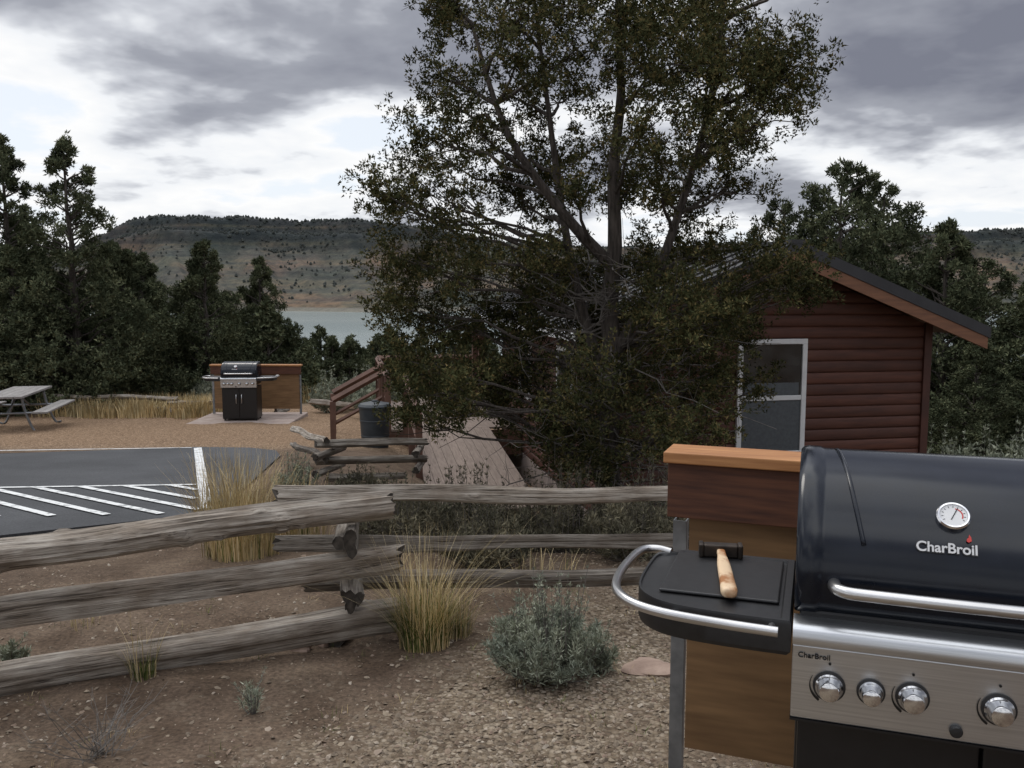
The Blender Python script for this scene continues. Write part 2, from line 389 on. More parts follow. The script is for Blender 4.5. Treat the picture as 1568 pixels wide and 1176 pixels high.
# ---------------------------------------------------------------- junipers
def wig(p0,p1,k,amp):
    p0=Vector(p0);p1=Vector(p1); out=[]; L=(p1-p0).length
    for i in range(k+1):
        t=i/k; q=p0.lerp(p1,t); a=amp*L*math.sin(math.pi*t)
        if 0<i<k: q=q+Vector((random.uniform(-1,1),random.uniform(-1,1),random.uniform(-1,1)))*a
        out.append(q)
    return out
def lobe_pts(c,r,n,flat=.8):
    d=rng.normal(size=(n,3)); d/=np.linalg.norm(d,axis=1)[:,None]
    rr=(rng.random((n,1))**.45); p=d*rr*r; p[:,2]*=flat; return p+np.array(c)
def juniper_mesh(name,seed,H,Rad,nl,prof,ncl=26,nlf=17,l=.075,w=.022,open_=1.0):
    global rng
    rng=np.random.default_rng(seed); random.seed(seed)
    m=MB(); tr=wig((0,0,-.3),(random.uniform(-.15,.15),random.uniform(-.15,.15),H*.97),9,.010)
    m.add(tube(tr,[.13*(1-i/9.3)*H/6+.010 for i in range(10)],7),0)
    C=[]
    for i in range(nl):
        h=.04+.96*(i+random.random())/nl; pr=np.interp(h,prof[0],prof[1])*Rad
        a=random.random()*6.283; rr=pr*math.sqrt(random.uniform(.08,1))
        up=sm(h,.45,.65)*open_
        r=max(.14,pr*random.uniform(.20,.38))*(1-.2*up); c=(math.cos(a)*rr,math.sin(a)*rr,H*h-r*.4)
        s=Vector((0,0,max(.2,c[2]-rr*.55))); 
        m.add(tube(wig(s,c,4,.06),[.03,.024,.018,.012,.006],4,False),0)
        C.append(lobe_pts(c,r,int(ncl*(.45+r/.5)*(1-.2*up)),.85))
    C.append(np.stack([rng.normal(size=8)*.05,rng.normal(size=8)*.05,H*(.88+.14*rng.random(8))],-1))
    C=np.concatenate(C); m.add(leafs(C,nlf,.085,l,w),1)
    me=m.build(name,[M_bark,M_jun]); d=me.data; bpy.data.objects.remove(me); return d
pf_con=([0,.1,.3,.6,.8,1],[.7,1,1,.66,.38,.06]); pf_tall=([0,.1,.3,.45,.55,.66,.78,.9,1],[.7,1,1,.8,.52,.52,.40,.24,.03]); pf_rnd=([0,.15,.45,.75,.92,1],[.5,.85,1,.8,.5,.15])
J=[juniper_mesh('jun_a',11,7,2.1,125,pf_tall,27),juniper_mesh('jun_b',12,5,1.9,95,pf_con,28,open_=.4),juniper_mesh('jun_c',13,6,1.8,88,pf_rnd,25,open_=.3),juniper_mesh('jun_d',14,3,1.6,50,pf_con,15,14,.11,.036,.2),juniper_mesh('jun_e',19,7,2.0,115,pf_tall,27)]
JH=[7,5,6,3,7]
def put(k,x,y,H,wd=1.0,name='juniper_tree',parent=None):
    o=bpy.data.objects.new(name,J[k]); scene.collection.objects.link(o); s=H/JH[k]
    o.location=(x,y,float(gbase(x,y))-.05); o.scale=(s*wd,s*wd,s); o.rotation_euler=(0,0,random.random()*6.28)
    if parent: o.parent=parent
    return o
for a in [(0,-13.5,24,7.3,.95),(4,-11.3,23,7.0,1.0),(1,-9.3,27,4.95,1),(1,-11.6,28,4.7,1.1),(1,-14.2,26,5.6,1.1),(1,-8.6,30.5,4.9,.85),(1,-10.7,24.5,4.4,1.1),(1,-15.5,22.5,5.4,1.1),
          (1,-12.5,22.4,4.2,1.2),(3,-8.0,29,3.2,1.1),(1,-13,29,5.2,1.15),(1,-10.2,29.5,4.6,1.1),
          (2,6.6,22,6.0,.8),(2,7.75,21,6.7,.95),(2,9.0,22,6.4,.95),(1,9.0,18.5,5.0,.9),(2,8.3,24,5.6,1),(1,10.2,17,4.3,1.15),(1,10.0,20,3.9,1.1),(1,12.4,18,4.3,1.2),(2,11.6,22,4.6,1.2),(1,8.2,15.6,2.6,1.1),(1,9.6,14.6,2.2,1.2)]:
    put(*a)
wd=empty('juniper_woodland')
for a in [(3,-9.6,37,2.9),(3,-8.7,40,3.0),(3,-7.6,42,2.7),(3,-10.6,35,3.1),(1,-9.6,33.5,4.2),(3,-6.2,45,3.3),(3,-4.6,45,3.0),(3,-3.2,48,3.4),(3,-1.5,50,3.5),(3,-8.4,36,2.3),(3,-7.0,38,2.4),(3,-5.6,40,2.6),(3,-7.7,38,2.5),(3,-6.3,41,2.6),(3,-9.2,36,2.6),(3,-12,36,4),(1,-15,36,5),(1,-18,33,5.5),(2,-20,30,6),(1,-17,40,6)]:
    put(*a,name='woodland_tree',parent=wd)
for i in range(80):
    y=48+random.random()**1.3*150; u=random.uniform(-.6,.7); H=random.uniform(2.2,3.2)
    put(3,u*y,y,H*(1.0 if abs(u+.2)<.15 else 1.3),1.1,'woodland_tree',wd)

# the large juniper by the cabin: crown limbs given in metres from the trunk (dx, height z, radius)
rng=np.random.default_rng(5); random.seed(5)
TX,TY=.95,8.45; TG=float(gbase(TX,TY))
L=[(-1.47,4.1,.36),(-.97,3.98,.42),(-.5,4.3,.42),(.03,4.05,.5),(.6,4.1,.5),(1.1,4.0,.42),(1.55,3.9,.26),(1.6,4.35,.3),(-1.1,4.6,.35),(-.4,4.9,.4),(.3,5.0,.45),(.9,4.7,.4),(-1.65,4.35,.25),
(-1.53,3.5,.34),(-.9,3.4,.42),(-.34,3.5,.44),(.2,3.5,.5),(.78,3.45,.5),(1.28,3.4,.4),(1.52,3.5,.25),
(-1.78,3.0,.32),(-1.2,2.9,.38),(-.53,2.85,.42),(.03,2.95,.44),(.6,2.95,.44),(1.08,2.95,.38),(1.43,3.08,.25),
(-2.08,2.5,.28),(-2.22,2.42,.16),(-1.53,2.35,.36),(-.97,2.5,.34),(-.45,2.45,.26),(.05,2.45,.22),(.38,2.4,.2),(.8,2.5,.3),(1.16,2.5,.18),
(-1.9,1.85,.34),(-1.34,1.85,.4),(-.72,1.85,.34),(-.2,1.75,.36),(.4,1.8,.36),(.9,1.9,.3),(1.34,1.8,.3),
(-2.0,1.38,.34),(-1.47,1.3,.42),(-.84,1.35,.42),(-.2,1.3,.42),(.4,1.4,.42),(.97,1.5,.36),(1.53,1.6,.36),(1.8,1.62,.22),
(-2.0,.85,.3),(-1.53,.72,.42),(-.97,.8,.42),(-.34,.72,.42),(.28,.85,.40),(.9,.9,.34),(1.4,1.1,.28),
(-1.9,.55,.2),(-1.1,.35,.3),(-.65,.3,.38),(-.2,.2,.38),(.4,.35,.32),(.9,.5,.26),(1.34,.6,.2),(-.5,-.0,.26),(-.15,-.1,.28),(-1.5,.5,.26)]
m=MB()
tr=[(0,0,TG-.2),(.0,.0,TG+.25),(-.03,.02,.2),(.02,.0,.8),(-.02,.03,1.4),(.02,0,2.0),(.0,.02,2.7),(.06,0,3.4),(.02,.02,4.1),(.05,0,5.0)]
tr=crom(tr,3); nT=len(tr)
m.add(tube(tr,[.135*(1-i/nT)**1.1+.012+.05*math.exp(-i*.8) for i in range(nT)],12),0)
lead=[[(0,0,.6),(-.25,.1,1.3),(-.45,.15,2.2),(-.6,.1,3.2),(-.75,.1,4.3)],[(.0,0,.9),(.35,-.1,1.6),(.6,-.1,2.3),(.85,-.05,3.2),(1.0,0,4.2)],[(0,0,1.8),(-.5,-.2,2.3),(-1.0,-.3,3.0),(-1.3,-.3,3.9)]]
LP=[]
for q in lead:
    q=crom(q,4); m.add(tube(q,[.052*(1-i/len(q))+.01 for i in range(len(q))],8,False),0); LP+=q
LP+=tr[4:]
C=[]
for dx,z,r in L:
    low=z<2.1
    for rep in range(2):
        yo=random.uniform(-1,1)*1.3*math.sqrt(max(.1,1-(dx/2.6)**2))*(1 if z<4 else .8)
        c=Vector((dx+random.uniform(-.08,.08),yo,z+random.uniform(-.08,.08)))
        best=min(LP,key=lambda p:(p-c).length+ (3 if p.z>c.z-.25*(c.xy-p.xy).length else 0))
        pts=wig(best,c,5,.05); 
        m.add(tube(pts,[.024,.019,.015,.012,.008,.005],5,False),0)
        for k in range(6):
            e=c+Vector((random.gauss(0,1),random.gauss(0,1),random.gauss(0,.8)))*r*.55
            s=pts[random.choice([3,4])]
            m.add(tube(wig(s,e,3,.10),[.008,.006,.004,.002],3,False),0)
        nn=int(30*(r/.38)**2)+6
        sub=lobe_pts(c,r*1.06,max(6,int(nn*(1.45 if low else 1.18))),.88)
        for sc in sub:
            dr=np.array(sc)-np.array((c.x,c.y,c.z)); dr=dr/(np.linalg.norm(dr)+1e-6); dr[2]+=.4
            C.append(sc+np.linspace(-.06,.08,3)[:,None]*dr[None]+rng.normal(size=(3,3))*.022)
for i in range(100):
    a=random.random()*6.28; z0=random.uniform(TG+.5,1.8); rr=random.uniform(.5,1.6)
    s=Vector((0,0,z0)); e=Vector((math.cos(a)*rr,math.sin(a)*rr*.9,z0+random.uniform(-.5,.5)))
    pts=wig(s,e,5,.07); m.add(tube(pts,[.012,.010,.008,.006,.004,.002],3,False),2)
    for k in range(5):
        q=pts[random.choice([2,3,4])]; m.add(tube(wig(q,q+Vector((random.gauss(0,.2),random.gauss(0,.2),random.gauss(0,.18))),3,.1),[.004,.003,.002,.0015],3,False),2)
C=np.concatenate(C)
m.add(leafs(C,19,.045,.030,.0092,.3),1)
o=m.build('juniper_tree',[M_bark,M_jun_big,M_twig],smooth=False); o.location=(TX,TY,0)

# ---------------------------------------------------------------- split rail fences
def log_mesh(Ln,rw,rh,seed,rnd=.5,taper=.85,knots=0):
    random.seed(seed); ns=int(Ln*34)+4; nk=30; v=[];f=[]
    off=Vector((seed*3.7,seed*1.3,0)); corner=random.uniform(0,6.28)
    kn=[(random.uniform(.1,.9)*Ln,random.uniform(0,6.28)) for _ in range(knots)]
    for i in range(ns+1):
        x=Ln*i/ns; tp=1-(1-taper)*i/ns
        cy=.04*noise.noise(Vector((x*.9,seed,0))); cz=.035*noise.noise(Vector((x*.9,seed+9,3)))
        for k in range(nk):
            a=2*math.pi*k/nk
            tri=1-.26*(1-rnd)*(1+math.cos(3*(a-corner)))
            r=tri*(1+.20*noise.noise(Vector((math.cos(a)*1.2,math.sin(a)*1.2,x*1.1))+off)
                   +.15*noise.noise(Vector((math.cos(a)*5,math.sin(a)*5,x*1.1))+off)
                   +.11*noise.noise(Vector((math.cos(a)*13,math.sin(a)*13,x*2))+off))
            for kx,ka in kn:
                da=math.atan2(math.sin(a-ka),math.cos(a-ka)); r+=.28*math.exp(-((x-kx)/.03)**2-(da/.3)**2)
            r*=tp
            xx=x+(.07*noise.noise(Vector((math.cos(a)*3,math.sin(a)*3,seed))) if i in(0,ns) else 0)
            v.append((xx,math.cos(a)*rw*r+cy,math.sin(a)*rh*r+cz))
    for i in range(ns):
        for k in range(nk): f.append((i*nk+k,i*nk+(k+1)%nk,(i+1)*nk+(k+1)%nk,(i+1)*nk+k))
    m=MB(); m.add((v,f),0); m.add((v[:nk],[tuple(range(nk-1,-1,-1))]),1); m.add((v[-nk:],[tuple(range(nk))]),1)
    return m
def rail(par,name,p0,p1,rw,rh,seed,mat=None,**k):
    p0=Vector(p0);p1=Vector(p1); m=log_mesh((p1-p0).length,rw,rh,seed,**k)
    o=m.build(name,[mat or M_rail,M_end],smooth=True,angle=45)
    o.rotation_mode='QUATERNION'; o.rotation_quaternion=(p1-p0).to_track_quat('X','Z'); o.location=p0-par.location; o.parent=par; return o
fe=empty('split_rail_fence',(-.85,4.66,-.33))
rail(fe,'rail_top',(-.66,4.72,.43),(-4.2,3.09,.36),.066,.072,3,rnd=.95,taper=1.05,knots=34)
rail(fe,'rail_middle',(-.62,4.74,.135),(-4.2,3.12,.10),.05,.085,5,rnd=.25,taper=.95)
rail(fe,'rail_bottom',(-.62,4.72,-.185),(-4.2,3.05,-.21),.06,.105,8,rnd=.2,taper=.8)
rail(fe,'rail_top.001',(-1.36,5.05,.41),(1.05,5.15,.385),.05,.058,11,M_rail,rnd=.4,knots=3)
rail(fe,'rail_middle.001',(-1.36,5.0,.13),(1.05,5.15,.10),.045,.052,12,M_rail_dark,rnd=.3)
rail(fe,'rail_bottom.001',(-1.2,5.0,-.10),(1.3,5.2,-.11),.05,.06,13,M_rail_dark,rnd=.4)
rail(fe,'spacer_1',(-.86,4.52,.272),(-.96,5.3,.262),.072,.082,21,M_rail_dark,rnd=.1)
rail(fe,'spacer_2',(-.84,4.50,-.03),(-.98,5.3,-.02),.066,.08,22,M_rail_dark,rnd=.1)
rail(fe,'spacer_3',(-.98,4.62,-.31),(-.9,5.3,-.33),.07,.05,23,M_rail_dark,rnd=.6)
rail(fe,'rail_top.002',(1.0,5.1,.33),(3.2,6.4,.2),.05,.05,31,M_rail_dark,rnd=.4)
rail(fe,'rail_middle.002',(1.0,5.1,.02),(3.2,6.4,-.1),.05,.05,32,M_rail_dark,rnd=.4)
fe2=empty('split_rail_fence',(-2.2,10.4,-.75))
rail(fe2,'rail_1',(-2.35,10.5,-.27),(-1.05,10.75,-.28),.05,.055,41,M_rail_dark,rnd=.4)
rail(fe2,'rail_2',(-2.35,10.5,-.47),(-1.05,10.75,-.49),.05,.055,42,M_rail_dark,rnd=.4)
rail(fe2,'rail_3',(-2.2,10.4,-.66),(-1.3,10.6,-.68),.05,.055,43,M_rail_dark,rnd=.4)
rail(fe2,'rail_4',(-3.25,13.0,-.48),(-2.2,10.4,-.22),.05,.05,44,M_rail,rnd=.4)
rail(fe2,'rail_5',(-3.25,13.0,-.72),(-2.2,10.4,-.42),.05,.05,45,M_rail_dark,rnd=.4)
rail(fe2,'spacer_1',(-2.3,10.2,-.37),(-2.1,10.9,-.37),.05,.05,46,M_rail_dark)
rail(fe2,'spacer_2',(-2.3,10.2,-.57),(-2.1,10.9,-.57),.05,.05,47,M_rail_dark)
rail(fe2,'spacer_3',(-1.15,10.4,-.37),(-1.1,11.0,-.37),.05,.05,48,M_rail_dark)
rail(fe2,'spacer_4',(-1.15,10.4,-.57),(-1.1,11.0,-.57),.05,.05,49,M_rail_dark)
fe3=empty('split_rail_fence',(-9.6,23,-1.6))
for i,(a,b,z) in enumerate([((-11.2,21.5),(-8.2,21.6),-1.05),((-11.2,21.5),(-8.2,21.6),-1.3),((-8.4,21.5),(-5.6,22.2),-1.2),((-4.9,21.4),(-3.4,20.8),-1.15)]):
    rail(fe3,'rail_%d'%(i+1),(a[0],a[1],z),(b[0],b[1],z-.05),.07,.07,60+i,M_rail,rnd=.4)
for i,x in enumerate([-11.1,-8.3,-5.7]): rail(fe3,'spacer_%d'%(i+1),(x,21.2,-1.4),(x+.1,22,-1.4),.07,.1,70+i,M_rail_dark)

# ---------------------------------------------------------------- gas grill
PROF=[(.005,.875),(-.022,.90),(-.03,.96),(-.018,1.02),(.012,1.075),(.06,1.125),(.13,1.17),(.22,1.195),(.32,1.20),(.42,1.175),(.485,1.10),(.50,1.0),(.50,.875)]
def grill(loc,rz,name='gas_grill'):
    e=empty(name,loc,rz); W=.78
    pr=[(p.x,p.y) for p in crom([(a,b,0) for a,b in PROF],5)]
    c=(.24,1.0); v=[];f=[]
    st=[(0,.955),(.006,.985),(.016,1.0),(.045,1.0),(.052,.984),(.06,.980),(.2,.980),(.4,.980),(W-.2,.980),(W-.06,.98),(W-.052,.984),(W-.045,1),(W-.016,1),(W-.006,.985),(W,.955)]
    for x,s in st:
        for y,z in pr: v.append((x,c[0]+(y-c[0])*s,c[1]+(z-c[1])*s if z>.88 else z))
    n=len(pr)
    for i in range(len(st)-1):
        for k in range(n-1): f.append((i*n+k,(i+1)*n+k,(i+1)*n+k+1,i*n+k+1))
    f.append(tuple(range(n-1,-1,-1))[::-1]); f.append(tuple(range((len(st)-1)*n,len(st)*n))[::-1])
    MB().add((v,f)).build('lid',M_lid,smooth=True,parent=e,angle=40)
    def seat(zz):
        for k in range(10,40):
            y0,z0_=c[0]+(pr[k][0]-c[0])*.98,c[1]+(pr[k][1]-c[1])*.98; y1,z1=c[0]+(pr[k+1][0]-c[0])*.98,c[1]+(pr[k+1][1]-c[1])*.98
            if z0_<=zz<=z1:
                t_=(zz-z0_)/(z1-z0_); return y0+(y1-y0)*t_, math.atan2(z1-z0_,y1-y0)
        return .05,R(50)
    m=MB()
    for sx,x0 in ((1,.085),(-1,W-.085)):
        q=[]
        for k in range(17,40):
            y,z=pr[k]; q.append((x0+sx*(.055*(39-k)/22),c[0]+(y-c[0])*.977,c[1]+(z-c[1])*.977))
        m.add(tube(q,.0055,8),0)
    m.build('lid_crease',M_lid,smooth=True,parent=e)
    m=MB(); m.add(box(.012,W-.012,.0,.48,.70,.885)); m.build('firebox',M_cart,parent=e,bevel=.008)
    m=MB(); m.add(box(.01,W-.01,.03,.49,-.06,.66)); m.add(box(.015,W/2-.003,-.005,.03,-.03,.635)); m.add(box(W/2+.003,W-.015,-.005,.03,-.03,.635)); 
    for x in(.03,W-.07):
        for y in(.05,.43): m.add(box(x,x+.04,y,y+.04,-.14,-.06))
    m.build('cart',M_cart,parent=e,bevel=.006)
    m=MB()
    for x in (W/2-.06,W/2+.06): m.add(tube([(x,-.006,.50),(x,-.045,.49),(x,-.045,.30),(x,-.006,.29)],.009,10))
    m.build('door_handles',M_tube,smooth=True,parent=e)
    def ext(prf,x0,x1):
        n=len(prf); v=[(x0,y,z) for y,z in prf]+[(x1,y,z) for y,z in prf]
        return v,[(i,i+n,(i+1)%n+n,(i+1)%n) for i in range(n)]+[tuple(range(n-1,-1,-1))[::-1],tuple(range(n,2*n))[::-1]]
    m=MB(); top=[(p.x,p.y) for p in crom([(.01,.868,0),(-.03,.868,0),(-.052,.858,0),(-.060,.838,0),(-.058,.822,0)],4)]+[(.01,.822)]
    m.add(ext(top,0,W)); m.build('panel_trim',M_steel,smooth=True,parent=e,angle=40)
    m=MB(); m.add(ext([(.01,.819),(-.050,.819),(-.044,.648),(.01,.648)],.0,W)); m.build('control_panel',M_steel,parent=e,bevel=.003)
    MB().add(box(-.001,W+.001,-.046,.012,.642,.647)).build('panel_lip',M_cart,parent=e)
    RX=Matrix.Rotation(R(88),4,'X')
    kn=MB(); kb=MB()
    for x,s in ((.079,1),(.164,.86),(.246,1),(.41,1),(.575,1),(.70,1)):
        T=Matrix.Translation((x,-.048,.733))@RX
        kb.add(lathe([(.0,0),(.034*s,0),(.034*s,.004),(.030*s,.005)],36),0,T)
        kn.add(lathe([(.029*s,.005),(.029*s,.010),(.026*s,.014),(.0235*s,.018),(.0225*s,.036),(.020*s,.0405),(.012*s,.043),(0.001,.0437)],36),0,T)
    kn.build('knobs',M_chrome,smooth=True,parent=e,angle=35); kb.build('knob_bezels',M_black,smooth=True,parent=e,angle=35)
    T=Matrix.Translation((.333,-.045,.672))@RX
    MB().add(lathe([(.013,0),(.013,.008),(.010,.011),(.001,.012)],24),0,T).build('igniter_button',M_black,smooth=True,parent=e,angle=35)
    m=MB()
    for x in (.079,.246,.41,.575):
        for a0 in range(150,240,6):
            wd_=.0010+.0045*(a0-150)/90; v=[]
            for rr in (.040-wd_/2,.040+wd_/2):
                for da in (0,6): v.append((x+rr*math.cos(R(a0+da)),-.0496,.733+rr*math.sin(R(a0+da))))
            m.add((v,[(0,1,3,2)]))
        m.add(tube([(x,-.0500,.784),(x,-.0515,.784)],.003,8))
    m.build('dial_marks',M_cart,parent=e)
    q=crom([(.085,.0,.955),(.082,-.045,.957),(.10,-.078,.958),(.15,-.088,.958),(W/2,-.094,.958),(W-.15,-.088,.958),(W-.10,-.078,.958),(W-.082,-.045,.957),(W-.085,0,.955)],7)
    MB().add(tube(q,.0135,18)).build('lid_handle',M_tube,smooth=True,parent=e,angle=60)
    sy,ang=seat(1.106); T=Matrix.Translation((.318,sy,1.106))@Matrix.Rotation(ang,4,'X')
    MB().add(lathe([(.034,-.006),(.034,.010),(.031,.014),(.028,.0135),(.027,.010)],40),0,T).build('thermometer_bezel',M_chrome,smooth=True,parent=e,angle=30)
    MB().add(lathe([(.027,.009),(.027,.0105),(.001,.0106)],40),0,T).build('thermometer_dial',M_white,parent=e)
    m=MB(); m.add(box(-.001,.001,-.012,.021,.0108,.0114),0,T@Matrix.Rotation(R(-25),4,'Z'))
    for a in range(-120,121,24):
        m.add(box(-.0006,.0006,.020,.024,.0108,.0112),0,T@Matrix.Rotation(R(a),4,'Z'))
    m.build('thermometer_needle',M_cart,parent=e)
    m=MB()
    for a in range(20,110,12): m.add(box(-.0022,.0022,.0165,.019,.0108,.0112),0,T@Matrix.Rotation(R(-a),4,'Z'))
    m.build('thermometer_scale',M_red,parent=e)
    sy,ang=seat(1.043)
    for body,sz,mt,lc,rx,off in (('CharBroil',.030,M_cart,(.243,sy-.0028,1.0415),ang,.0022),('CharBroil',.030,M_white,(.243,sy-.0045,1.043),ang,.0006),('CharBroil',.017,M_cart,(.012,-.0510,.792),R(91),.0002)):
        cu=bpy.data.curves.new('badge','FONT'); cu.body=body; cu.size=sz; cu.extrude=.0012; cu.offset=off
        to=bpy.data.objects.new('badge',cu); scene.collection.objects.link(to); to.parent=e; to.location=lc; to.rotation_euler=(rx,0,0); cu.materials.append(mt)
    m=MB(); fl=[(0,0),(.006,.004),(.005,.012),(.0015,.018),(0,.011),(-.003,.008),(-.004,.003)]
    sy,ang=seat(1.064); T=Matrix.Translation((.345,sy-.003,1.064))@Matrix.Rotation(ang,4,'X')
    m.add(([(a,b,.001) for a,b in fl]+[(a,b,.003) for a,b in fl],[tuple(range(7,14))]+[(i,(i+1)%7,(i+1)%7+7,i+7) for i in range(7)]),0,T); m.build('badge_flame',M_red,parent=e)
    out=[(p.x,p.y) for p in crom([(-.345,.385,0),(-.372,.36,0),(-.378,.22,0),(-.372,.10,0),(-.345,.03,0),(-.28,-.022,0),(-.16,-.045,0),(-.004,-.052,0)],6)]+[(-.004,.42),(-.30,.42)]
    for s in (1,-1):
        P=[(x if s==1 else W-x,y) for x,y in out]; n=len(P)
        cx=sum(p[0] for p in P)/n; cy=sum(p[1] for p in P)/n
        def ring(sc,z): return [(cx+(x-cx)*sc,cy+(y-cy)*sc,z) for x,y in P]
        v=ring(.97,.79)+ring(1,.80)+ring(1,.862)+ring(.985,.870)+ring(.93,.870)+ring(.915,.864)
        fs=[]
        for r in range(5):
            for i in range(n): fs.append((r*n+i,r*n+(i+1)%n,(r+1)*n+(i+1)%n,(r+1)*n+i))
        fs.append(tuple(range(n-1,-1,-1))); fs.append(tuple(range(5*n,6*n)))
        if s==-1: fs=[q[::-1] for q in fs]
        MB().add((v,fs)).build('side_shelf' ,M_black,smooth=True,parent=e,angle=25)
        xa,xb=(-.315,-.035) if s==1 else (W+.035,W+.315)
        MB().add(box(xa,xb,.06,.385,.866,.8735)).build('side_burner_cover',M_black,parent=e,bevel=.006)
        q=crom([(-.335,.385,.868),(-.375,.392,.872),(-.412,.37,.872),(-.428,.28,.871),(-.430,.14,.871),(-.412,.03,.870),(-.36,-.045,.869),(-.28,-.085,.868),(-.15,-.103,.866),(-.03,-.108,.864)],6)
        q=[(p.x if s==1 else W-p.x,p.y,p.z) for p in q]
        m=MB(); m.add(tube(q,.0115,14))
        for xx,yy in ((-.27,-.088),(-.045,-.107)):
            x2=xx if s==1 else W-xx; m.add(tube([(x2,yy,.868),(x2,-.03,.850)],.008,8))
        m.build('towel_rail',M_tube,smooth=True,parent=e,angle=50)
    return e
G=grill((.635,1.93,0),R(-19))
grill((-6.42,19.45,-1.24),R(3))

# hammer resting on the side shelf
e=empty('hammer',(0,0,0),0)
def loc2w(x,y,z):
    c,s=math.cos(R(-19)),math.sin(R(-19)); return Vector((.635+x*c-y*s,1.93+x*s+y*c,z))
p=loc2w(-.20,.37,.892); q=loc2w(-.145,.035,.888)
e.location=p; d=(q-p); e.rotation_mode='QUATERNION'; e.rotation_quaternion=d.to_track_quat('X','Z'); Lh=d.length
v=[];f=[]; S=[(-.02,.011,.008),(.0,.011,.008),(.06,.012,.009),(.12,.0165,.010),(.2,.018,.011),(.27,.0185,.012),(.32,.020,.013),(Lh-.004,.0175,.012),(Lh,.013,.008)]; nk=14
for x,a,b in S:
    for k in range(nk): an=2*math.pi*k/nk; v.append((x,a*math.copysign(abs(math.cos(an))**.7,math.cos(an)),b*math.copysign(abs(math.sin(an))**.7,math.sin(an))))
for i in range(len(S)-1):
    for k in range(nk): f.append((i*nk+k,i*nk+(k+1)%nk,(i+1)*nk+(k+1)%nk,(i+1)*nk+k))
f.append(tuple(range(nk-1,-1,-1))); f.append(tuple(range((len(S)-1)*nk,len(S)*nk)))
M_handle=simple('hammer_handle_wood',(.36,.15,.05),(.72,.53,.34),1.3,.5,stretch=(7,10,10),bs=.1,lo=.42,hi=.54)
MB().add((v,f)).build('handle',M_handle,smooth=True,parent=e,angle=50)
m=MB(); m.add(box(-.018,.016,-.045,.045,-.017,.017)); m.add(box(-.021,.019,-.058,-.045,-.019,.019)); m.add(box(-.021,.019,.045,.058,-.019,.019))
m.build('head',simple('rusty_steel',(.02,.018,.016),(.06,.045,.035),30,.5,.6,bs=.2),parent=e,bevel=.004)

# ---------------------------------------------------------------- windbreak counters
def windbreak(loc,rz,gzz,name='wooden_windbreak'):
    e=empty(name,(loc[0],loc[1],gzz),rz); Ln=2.1
    MB().add(box(-.02,Ln+.02,-.05,.12,1.225,1.262)).build('cap_board',M_cedar,parent=e,bevel=.004)
    MB().add(box(-.008,Ln+.008,-.028,.012,1.04,1.222)).build('top_beam',M_beam,parent=e,bevel=.003)
    MB().add(box(.06,Ln-.03,.016,.035,.22,1.215)).build('plywood_panel',M_ply,parent=e)
    for i,x in enumerate((.005,Ln-.05)):
        m=MB(); m.add(box(x,x+.045,.016,.02,-.1,1.018)); m.add(box(x,x+.005,.021,.06,-.1,1.018)); m.add(box(x+.04,x+.045,.021,.06,-.1,1.018)); m.build('post_%d'%(i+1),M_galv,parent=e)
    return e
windbreak((.535,2.92),R(-21),-.2)
windbreak((-7.02,20.6),R(-1),-1.44)
MB().add(box(-7.1,-4.85,18.9,20.9,-1.62,-1.34)).build('concrete_pad',M_conc,bevel=.02)

# ---------------------------------------------------------------- picnic table
e=empty('picnic_table',(-10.1,18.0,-1.26),R(12))
m=MB()
for i in range(5): m.add(box(-.38+i*.152,-.38+i*.152+.145,-1.0,1.0,.715,.755))
for s in (-.78,.58):
    m.add(box(s-.05,s+.09,-1.0,1.0,.41,.445)); m.add(box(s+.10,s+.24,-1.0,1.0,.41,.445))
m.build('boards',M_table,parent=e,bevel=.004)
m=MB()
for y in (-.7,.7):
    m.add(tube([(-.7,y,.39),(.72,y,.39)],.024,8)); m.add(tube([(-.32,y,.70),(.32,y,.70)],.024,8))
    for s in (-1,1): m.add(tube(crom([(s*.28,y,.70),(s*.34,y,.39),(s*.48,y,.03),(s*.6,y,.02)],4),.024,8))
    m.add(tube([(0,y,.39),(0,0,.69)],.018,6))
m.build('frame',M_galv,smooth=True,parent=e)

# ---------------------------------------------------------------- cabin
CB=empty('log_cabin',(1.2,10.6,0),R(11)); Wc=4.2; Lc=7.2; z0=-1.35; ze=1.13; sl=.395; zp=ze+sl*Wc/2
def courses(lim,zlo,zhi,put,hc=.145):
    m=MB(); z=zlo
    while z<zhi:
        pr=[(0.004,0),(.014,.005),(.022,.025),(.026,.07),(.022,.12),(.014,.14),(.004,.1445)]
        v=[];f=[]
        for o,dz in pr:
            zz=min(z+dz,zhi); a,b=lim(zz)
            if b<a: a=b=(a+b)/2
            v+= [put(a,o,zz),put(b,o,zz)]
        for i in range(len(pr)-1): f.append((2*i,2*i+1,2*i+3,2*i+2))
        m.add((v,f)); z+=hc
    return m
def lg(z):
    k=max(0,(z-ze)/sl); return (0+k,Wc-k)
courses(lg,z0,zp,lambda a,o,z:(a,-o,z)).build('gable_wall',M_siding,smooth=True,parent=CB,angle=50)
courses(lambda z:(0,Lc),z0,ze,lambda a,o,z:(-o,Lc-a,z)).build('side_wall',M_siding,smooth=True,parent=CB,angle=50)
m=MB(); m.add(box(.01,Wc-.01,.01,Lc-.01,z0-.4,ze)); m.build('core',M_trim,parent=CB)
m=MB(); m.add(([(0,Lc,ze),(Wc,Lc,ze),(Wc/2,Lc,zp),(Wc,0,z0),(Wc,Lc,z0),(Wc,Lc,ze),(Wc,0,ze),(0,.0,ze),(Wc,0,ze),(Wc/2,0,zp)],[(0,1,2),(3,4,5,6),(7,8,9)])); m.build('back_wall',M_trim,parent=CB)
MB().add(box(-.02,Wc+.02,-.02,Lc+.02,z0-.5,z0)).build('foundation',M_conc,parent=CB)
